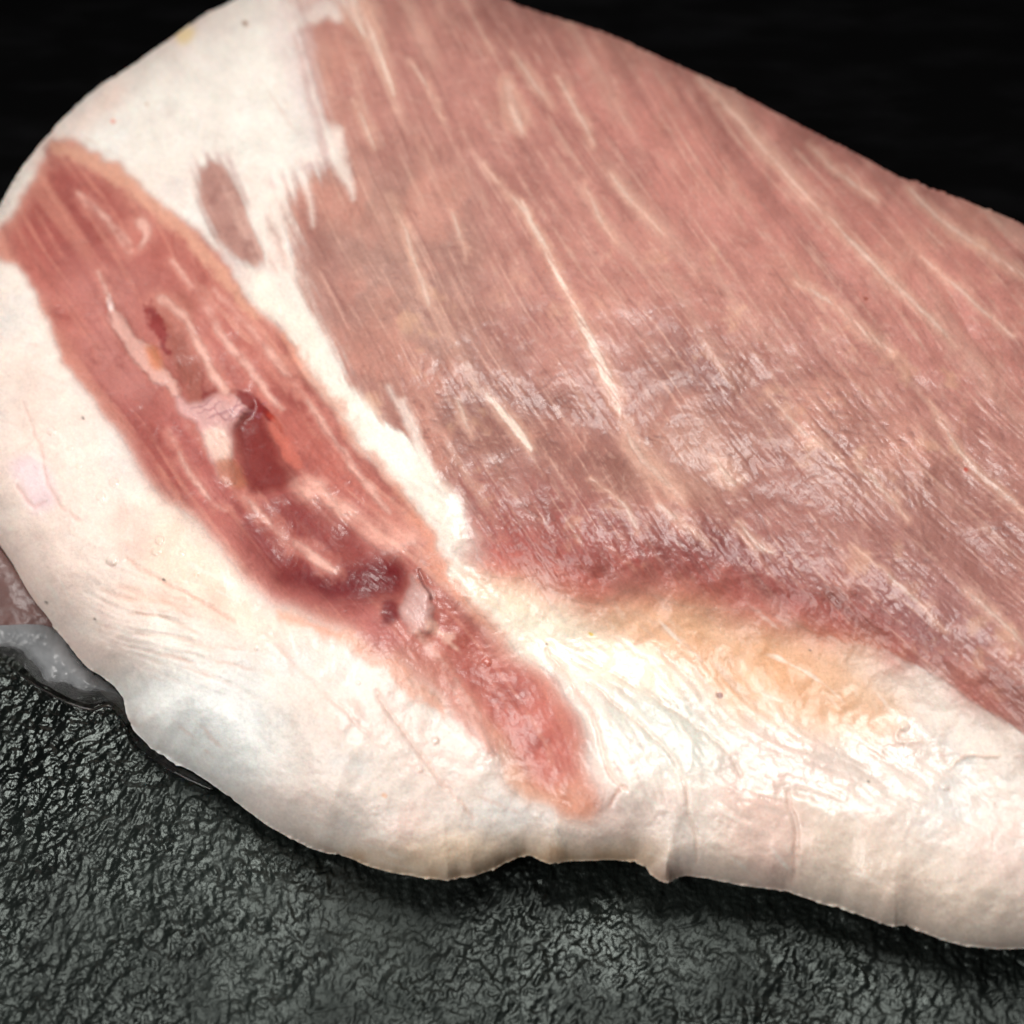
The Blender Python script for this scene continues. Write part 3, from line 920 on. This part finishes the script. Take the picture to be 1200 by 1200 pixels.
# noise fields on the shared canvas, read out by world position (0.3 mm a cell, wrapped)
sx_ = (GX / .00030 + 700) % (CW - 2)
sy_ = (GY / .00030 + 900) % (CH - 2)
fa = np.radians(68) + .35 * noise(60)
licA = lic(noise(1.0), fa, 3.2)
licB = lic(noise(2.4), fa + .4, 5)
licC = noise(.9)
terr = fbm(46, 6, .62)
led = terr * 2.6
ledge = np.floor(led) + sstep(.0, .12, led - np.floor(led))
cover = .8 + .5 * sstep(-1.0, 1.2, fbm(26, 3))
chips = noise(3.2, 4.6)
chips = chips + .5 * noise(1.8)
chip_step = np.floor(chips * 1.6) + sstep(.0, .22, chips * 1.6 - np.floor(chips * 1.6))    # small flakes with flat tops
sl_h = cover * (.105 * licA + .07 * licC) + .10 * chip_step * cover + .05 * licB + .08 * norm(noise(9, 7) + noise(15, 12)) \
    + .26 * ledge * sstep(.5, 1.3, noise(45)) + .30 * noise(40, 30) + .10 * noise(20, 16) \
    - .6 * np.exp(-(noise(14, 8) / .06) ** 2) * sstep(.7, 1.5, noise(20, 13))
sl_h = sl_h.astype(np.float32)
Zs = bilin(sl_h, sx_, sy_)
inner = sstep(.26, .16, np.abs(GX)) * sstep(.09, .02, GY) * sstep(-.30, -.16, GY)
Zs = (Zs - np.percentile(Zs, 99.5)) * inner - .25 * (1 - inner)
# wet darker zone beside the meat on the left
wx, wy = unproject(np.array([60.]), np.array([850.]), np.array([0.]))[0][:2]
wetm = np.exp(-(((GX - wx) / .045) ** 2 + ((GY - wy) / .022) ** 2) ** 1.5)
wetm = np.clip(wetm + .25 * bilin(mott2, sx_, sy_) * wetm, 0, 1)
sc = np.stack([1 - .55 * wetm] * 3 + [.38 - .20 * wetm + .03 * bilin(mott3, sx_, sy_) + .07 * bilin(mott, sx_, sy_)], -1)
Zs += wetm * .15
ny, nx = GX.shape
idx = np.arange(nx * ny).reshape(ny, nx)
q = np.stack([idx[:-1, :-1], idx[:-1, 1:], idx[1:, 1:], idx[1:, :-1]], -1).reshape(-1, 4)
slate = make_mesh('slate_surface', np.stack([GX, GY, Zs / 1000], -1).reshape(-1, 3), q, None, sc.reshape(-1, 4), SLATE)
slate['kind'] = 'structure'
rim = make_mesh('slate_edge', np.array([[-1.2, YE, -.0003], [1.2, YE, -.0003], [1.2, YE, -.008], [-1.2, YE, -.008]]),
                np.array([[0, 1, 2, 3]]), None, np.tile([[.6, .6, .6, .5]], (4, 1)), SLATE, slate, smooth=False)
m_, nt_, p_ = new_mat('backdrop_black')  # near-black matte for the added backdrop, replaces far slate that came out too light
p_.inputs['Roughness'].default_value = 1
p_.inputs['Specular IOR Level'].default_value = .05
nz = nt_.nodes.new('ShaderNodeTexNoise')
nz.inputs['Scale'].default_value = 30
nz.inputs['Detail'].default_value = 6
mp_ = nt_.nodes.new('ShaderNodeMapping')
mp_.inputs['Scale'].default_value = (1.0, 2.2, 1)
tc_ = nt_.nodes.new('ShaderNodeTexCoord')
nt_.links.new(tc_.outputs['Object'], mp_.inputs['Vector'])
nt_.links.new(mp_.outputs['Vector'], nz.inputs['Vector'])
rp_ = nt_.nodes.new('ShaderNodeValToRGB')
rp_.color_ramp.elements[0].position = .45
rp_.color_ramp.elements[0].color = (.0006, .0006, .0007, 1)
rp_.color_ramp.elements[1].position = .8
rp_.color_ramp.elements[1].color = (.0035, .0035, .004, 1)
nt_.links.new(nz.outputs['Fac'], rp_.inputs['Fac'])
nt_.links.new(rp_.outputs['Color'], p_.inputs['Base Color'])
cx_, cy_ = np.meshgrid(np.linspace(-2, 2, 41), np.linspace(-.6, 3, 41))
cz_ = -.009 + .0008 * np.sin(cx_ * 9) * np.sin(cy_ * 7)
ic = np.arange(41 * 41).reshape(41, 41)
backdrop = make_mesh('added_dark_backdrop', np.stack([cx_, cy_, cz_], -1).reshape(-1, 3),  # added sheet beyond the slate, keeps the far ground dark
                  np.stack([ic[:-1, :-1], ic[:-1, 1:], ic[1:, 1:], ic[1:, :-1]], -1).reshape(-1, 4), None, None, m_)
backdrop['kind'] = 'structure'

# ------------------------------------------------------------------ meat mesh
meat = bpy.data.objects.new('raw_pork_cut', None)
COL.objects.link(meat)
meat.location = (0, 0, 0)
meat['label'] = 'large raw pork cut with pink lean, red muscle band and white fat lying on slate'
meat['category'] = 'meat'

STEP = 1.3
ux = grow(-10, 1210, STEP, (-110, 1480), 1.15)
uy = grow(-10, 1125, STEP, (-90, 1140), 1.15)
UX, UY, cell = cut_grid(ux, uy, outline)
hv = bilin(HT, UX + OX, UY + OY)
Z0 = z0 + np.zeros((CH, CW), np.float32)
snapped = (UX != ux[None, :]) | (UY != uy[:, None])
hv = np.where(snapped & (bilin(DF0, UX + OX, UY + OY) < 6), bilin(Z0, UX + OX, UY + OY), hv)
P = unproject(UX.ravel(), UY.ravel(), hv.ravel()).reshape(UX.shape + (3,))
cv = np.concatenate([bilin(rgb, UX + OX, UY + OY), bilin(gloss, UX + OX, UY + OY)[..., None]], -1)
ci, cj = np.nonzero(cell)
idx = np.arange(UX.size).reshape(UX.shape)
Q = np.stack([idx[ci, cj], idx[ci + 1, cj], idx[ci + 1, cj + 1], idx[ci, cj + 1]], -1)
# smooth normals of the whole sheet, shared by all parts
Pf = P.reshape(-1, 3)
fn_ = np.cross(Pf[Q[:, 2]] - Pf[Q[:, 0]], Pf[Q[:, 3]] - Pf[Q[:, 1]])
N = np.stack([sum(np.bincount(Q[:, k], fn_[:, a], minlength=len(Pf)) for k in range(4)) for a in range(3)], -1)
N /= np.linalg.norm(N, axis=-1, keepdims=True) + 1e-15
mx_ = (ux[cj] + ux[cj + 1]) / 2
my_ = (uy[ci] + uy[ci + 1]) / 2
pl = part[np.clip(my_ + OY, 0, CH - 1).astype(int), np.clip(mx_ + OX, 0, CW - 1).astype(int)]
# every part one piece: stray crumbs go to the part round them
grid = np.full(cell.shape, -1, np.int32)
grid[ci, cj] = pl
gh, gw = grid.shape
flat = grid.ravel().tolist()
seen = bytearray(len(flat))
comps = {}
for st in range(len(flat)):
    if flat[st] < 0 or seen[st]:
        continue
    lab_, stack, mem_, nb = flat[st], [st], [], {}
    seen[st] = 1
    while stack:
        c = stack.pop()
        mem_.append(c)
        for n_ in (c - 1, c + 1, c - gw, c + gw):
            if 0 <= n_ < len(flat):
                v = flat[n_]
                if v == lab_:
                    if not seen[n_]:
                        seen[n_] = 1
                        stack.append(n_)
                elif v >= 0:
                    nb[v] = nb.get(v, 0) + 1
    comps.setdefault(lab_, []).append((len(mem_), mem_, nb))
for lab_, lst in comps.items():
    lst.sort(key=lambda e: -e[0])
    for n_, mem_, nb in lst[1:]:
        if lab_ in (FAT, RIM, CAPF, LEANP, BANDP) and n_ > 900:
            i = nextid[0]
            nextid[0] += 1
            PARTS[i] = ('lean_islet', None) if lab_ == LEANP else PARTS[lab_]
        elif nb:
            i = max(nb, key=nb.get)
        else:
            continue
        for c in mem_:
            grid[c // gw, c % gw] = i
pl = grid[ci, cj]
Nf, Cf = N, cv.reshape(-1, 4)
for i, (nm, lab) in PARTS.items():
    sel = Q[pl == i]
    if len(sel) < 12:
        continue
    vs, inv = np.unique(sel, return_inverse=True)
    o = make_mesh(nm, Pf[vs], inv.reshape(-1, 4), Nf[vs], Cf[vs], MEAT, meat)
    if lab:
        o['label'] = lab

# underside and far side: rolls on from the outline down to the slate
no = len(outline)
ho = bilin(HT, outline[:, 0] + OX, outline[:, 1] + OY)
ho = np.where(bilin(DF0, outline[:, 0] + OX, outline[:, 1] + OY) < 6, bilin(Z0, outline[:, 0] + OX, outline[:, 1] + OY), ho)
PO = unproject(outline[:, 0], outline[:, 1], ho)
co_ = np.concatenate([bilin(rgb, outline[:, 0] + OX, outline[:, 1] + OY), np.full((no, 1), .4)], 1)
farw = np.zeros(no)
farw[nF + nR // 2: nF + nR + nA + len(LEFT) * nsub // 2] = 1
k_ = np.ones(31) / 31
farw = np.convolve(np.concatenate([farw[-15:], farw, farw[:15]]), k_, 'valid')[:, None]
cen = np.array([.02, .03])
inw = cen[None] - PO[:, :2]
inw /= np.linalg.norm(inw, axis=1, keepdims=True)
ray = PO - CAM
ray /= np.linalg.norm(ray, axis=1, keepdims=True)
PO = PO + ray * .0007
rings = [PO]
for s in np.linspace(.12, 1, 9):
    a = s * math.pi / 2
    fr = PO.copy()
    fr[:, :2] += inw * (.022 * (1 - math.cos(a)) + .010 * s)
    fr[:, 2] *= (1 - math.sin(a) * .999)
    fr[:, 2] = np.minimum(fr[:, 2], PO[:, 2])
    bk = PO + ray * (.012 * math.sin(a))
    zt = bk[:, 2] * (1 - (1 - math.cos(a)))
    bk[:, 2] = np.maximum(zt, .0)
    rings.append(fr * (1 - farw) + bk * farw)
cen3 = np.tile(np.array([[.03, .05, .0]]), (no, 1))
last = rings[-1].copy()
rings.append(last * .4 + cen3 * .6)
rings[-1][:, 2] = -.0002
V = np.vstack(rings)
nr = len(rings)
ii = np.arange(no)
qs = np.vstack([np.stack([k * no + ii, (k + 1) * no + ii, (k + 1) * no + (ii + 1) % no, k * no + (ii + 1) % no], 1) for k in range(nr - 1)])
make_mesh('underside', V, qs, None, np.tile(co_, (nr, 1)), MEAT, meat)


# ------------------------------------------------------------------ left edge: shaded flap, membrane and juice
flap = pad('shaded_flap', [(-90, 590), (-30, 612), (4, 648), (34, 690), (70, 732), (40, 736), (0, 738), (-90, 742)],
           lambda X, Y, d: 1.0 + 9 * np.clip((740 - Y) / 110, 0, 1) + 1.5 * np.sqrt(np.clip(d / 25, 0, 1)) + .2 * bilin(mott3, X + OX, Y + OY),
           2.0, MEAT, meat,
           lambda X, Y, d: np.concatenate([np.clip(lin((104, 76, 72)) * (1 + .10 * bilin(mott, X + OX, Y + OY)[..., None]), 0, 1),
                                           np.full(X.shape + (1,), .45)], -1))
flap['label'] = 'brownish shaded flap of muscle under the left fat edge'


def film_material():
    m, nt, p = new_mat('wet_membrane')
    at = nt.nodes.new('ShaderNodeAttribute')
    at.attribute_name = 'tissue'
    nt.links.new(at.outputs['Color'], p.inputs['Base Color'])
    nt.links.new(at.outputs['Alpha'], p.inputs['Alpha'])
    p.inputs['Roughness'].default_value = .3
    return m


FILM = film_material()


def film_col(X, Y, d):
    base = lin((118, 120, 122))[None, None] * np.ones(X.shape + (1,), np.float32)
    base = base * (1 + .16 * bilin(mott, X + OX, Y + OY) + .08 * bilin(mott3, X + OX, Y + OY))[..., None]
    a = np.clip(.12 + .70 * sstep(0, 26, d) + .10 * bilin(mott3, X + OX, Y + OY), .05, .8)
    return np.concatenate([np.clip(base, 0, .9), a[..., None]], -1)


film = pad('membrane_flap', [(-90, 722), (-40, 716), (0, 712), (40, 710), (70, 722), (104, 770), (142, 806), (152, 832), (132, 822), (106, 825),
                             (84, 819), (60, 806), (42, 796), (20, 774), (0, 766), (-40, 756), (-90, 752)],
           lambda X, Y, d: .5 + 2.6 * sstep(0, 34, d) * (.6 + .4 * sstep(800, 730, Y)) + .25 * bilin(mott3, X + OX, Y + OY) * sstep(0, 12, d), 1.6, FILM, meat, film_col)
film['label'] = 'greyish see-through membrane spread onto the slate'


def juice_material():
    m, nt, p = new_mat('clear_juice')
    p.inputs['Base Color'].default_value = (.95, .93, .92, 1)
    p.inputs['Transmission Weight'].default_value = 1
    p.inputs['Roughness'].default_value = .02
    p.inputs['IOR'].default_value = 1.34
    return m


JUICE = juice_material()
pud = pad('juice_puddle', [(-30, 752), (0, 772), (28, 795), (56, 812), (82, 826), (106, 833), (128, 829), (147, 850), (158, 872), (193, 900), (230, 920),
                           (250, 926), (240, 905), (225, 885), (180, 850), (150, 805), (90, 760), (40, 735), (-30, 735)],
          lambda X, Y, d: .15 + .75 * np.sqrt(1 - (1 - np.clip(d / 7, 0, 1)) ** 2), 1.5, JUICE)
pud['label'] = 'thin clear puddle of juice along the lower left edge of the meat'
pud['category'] = 'puddle'
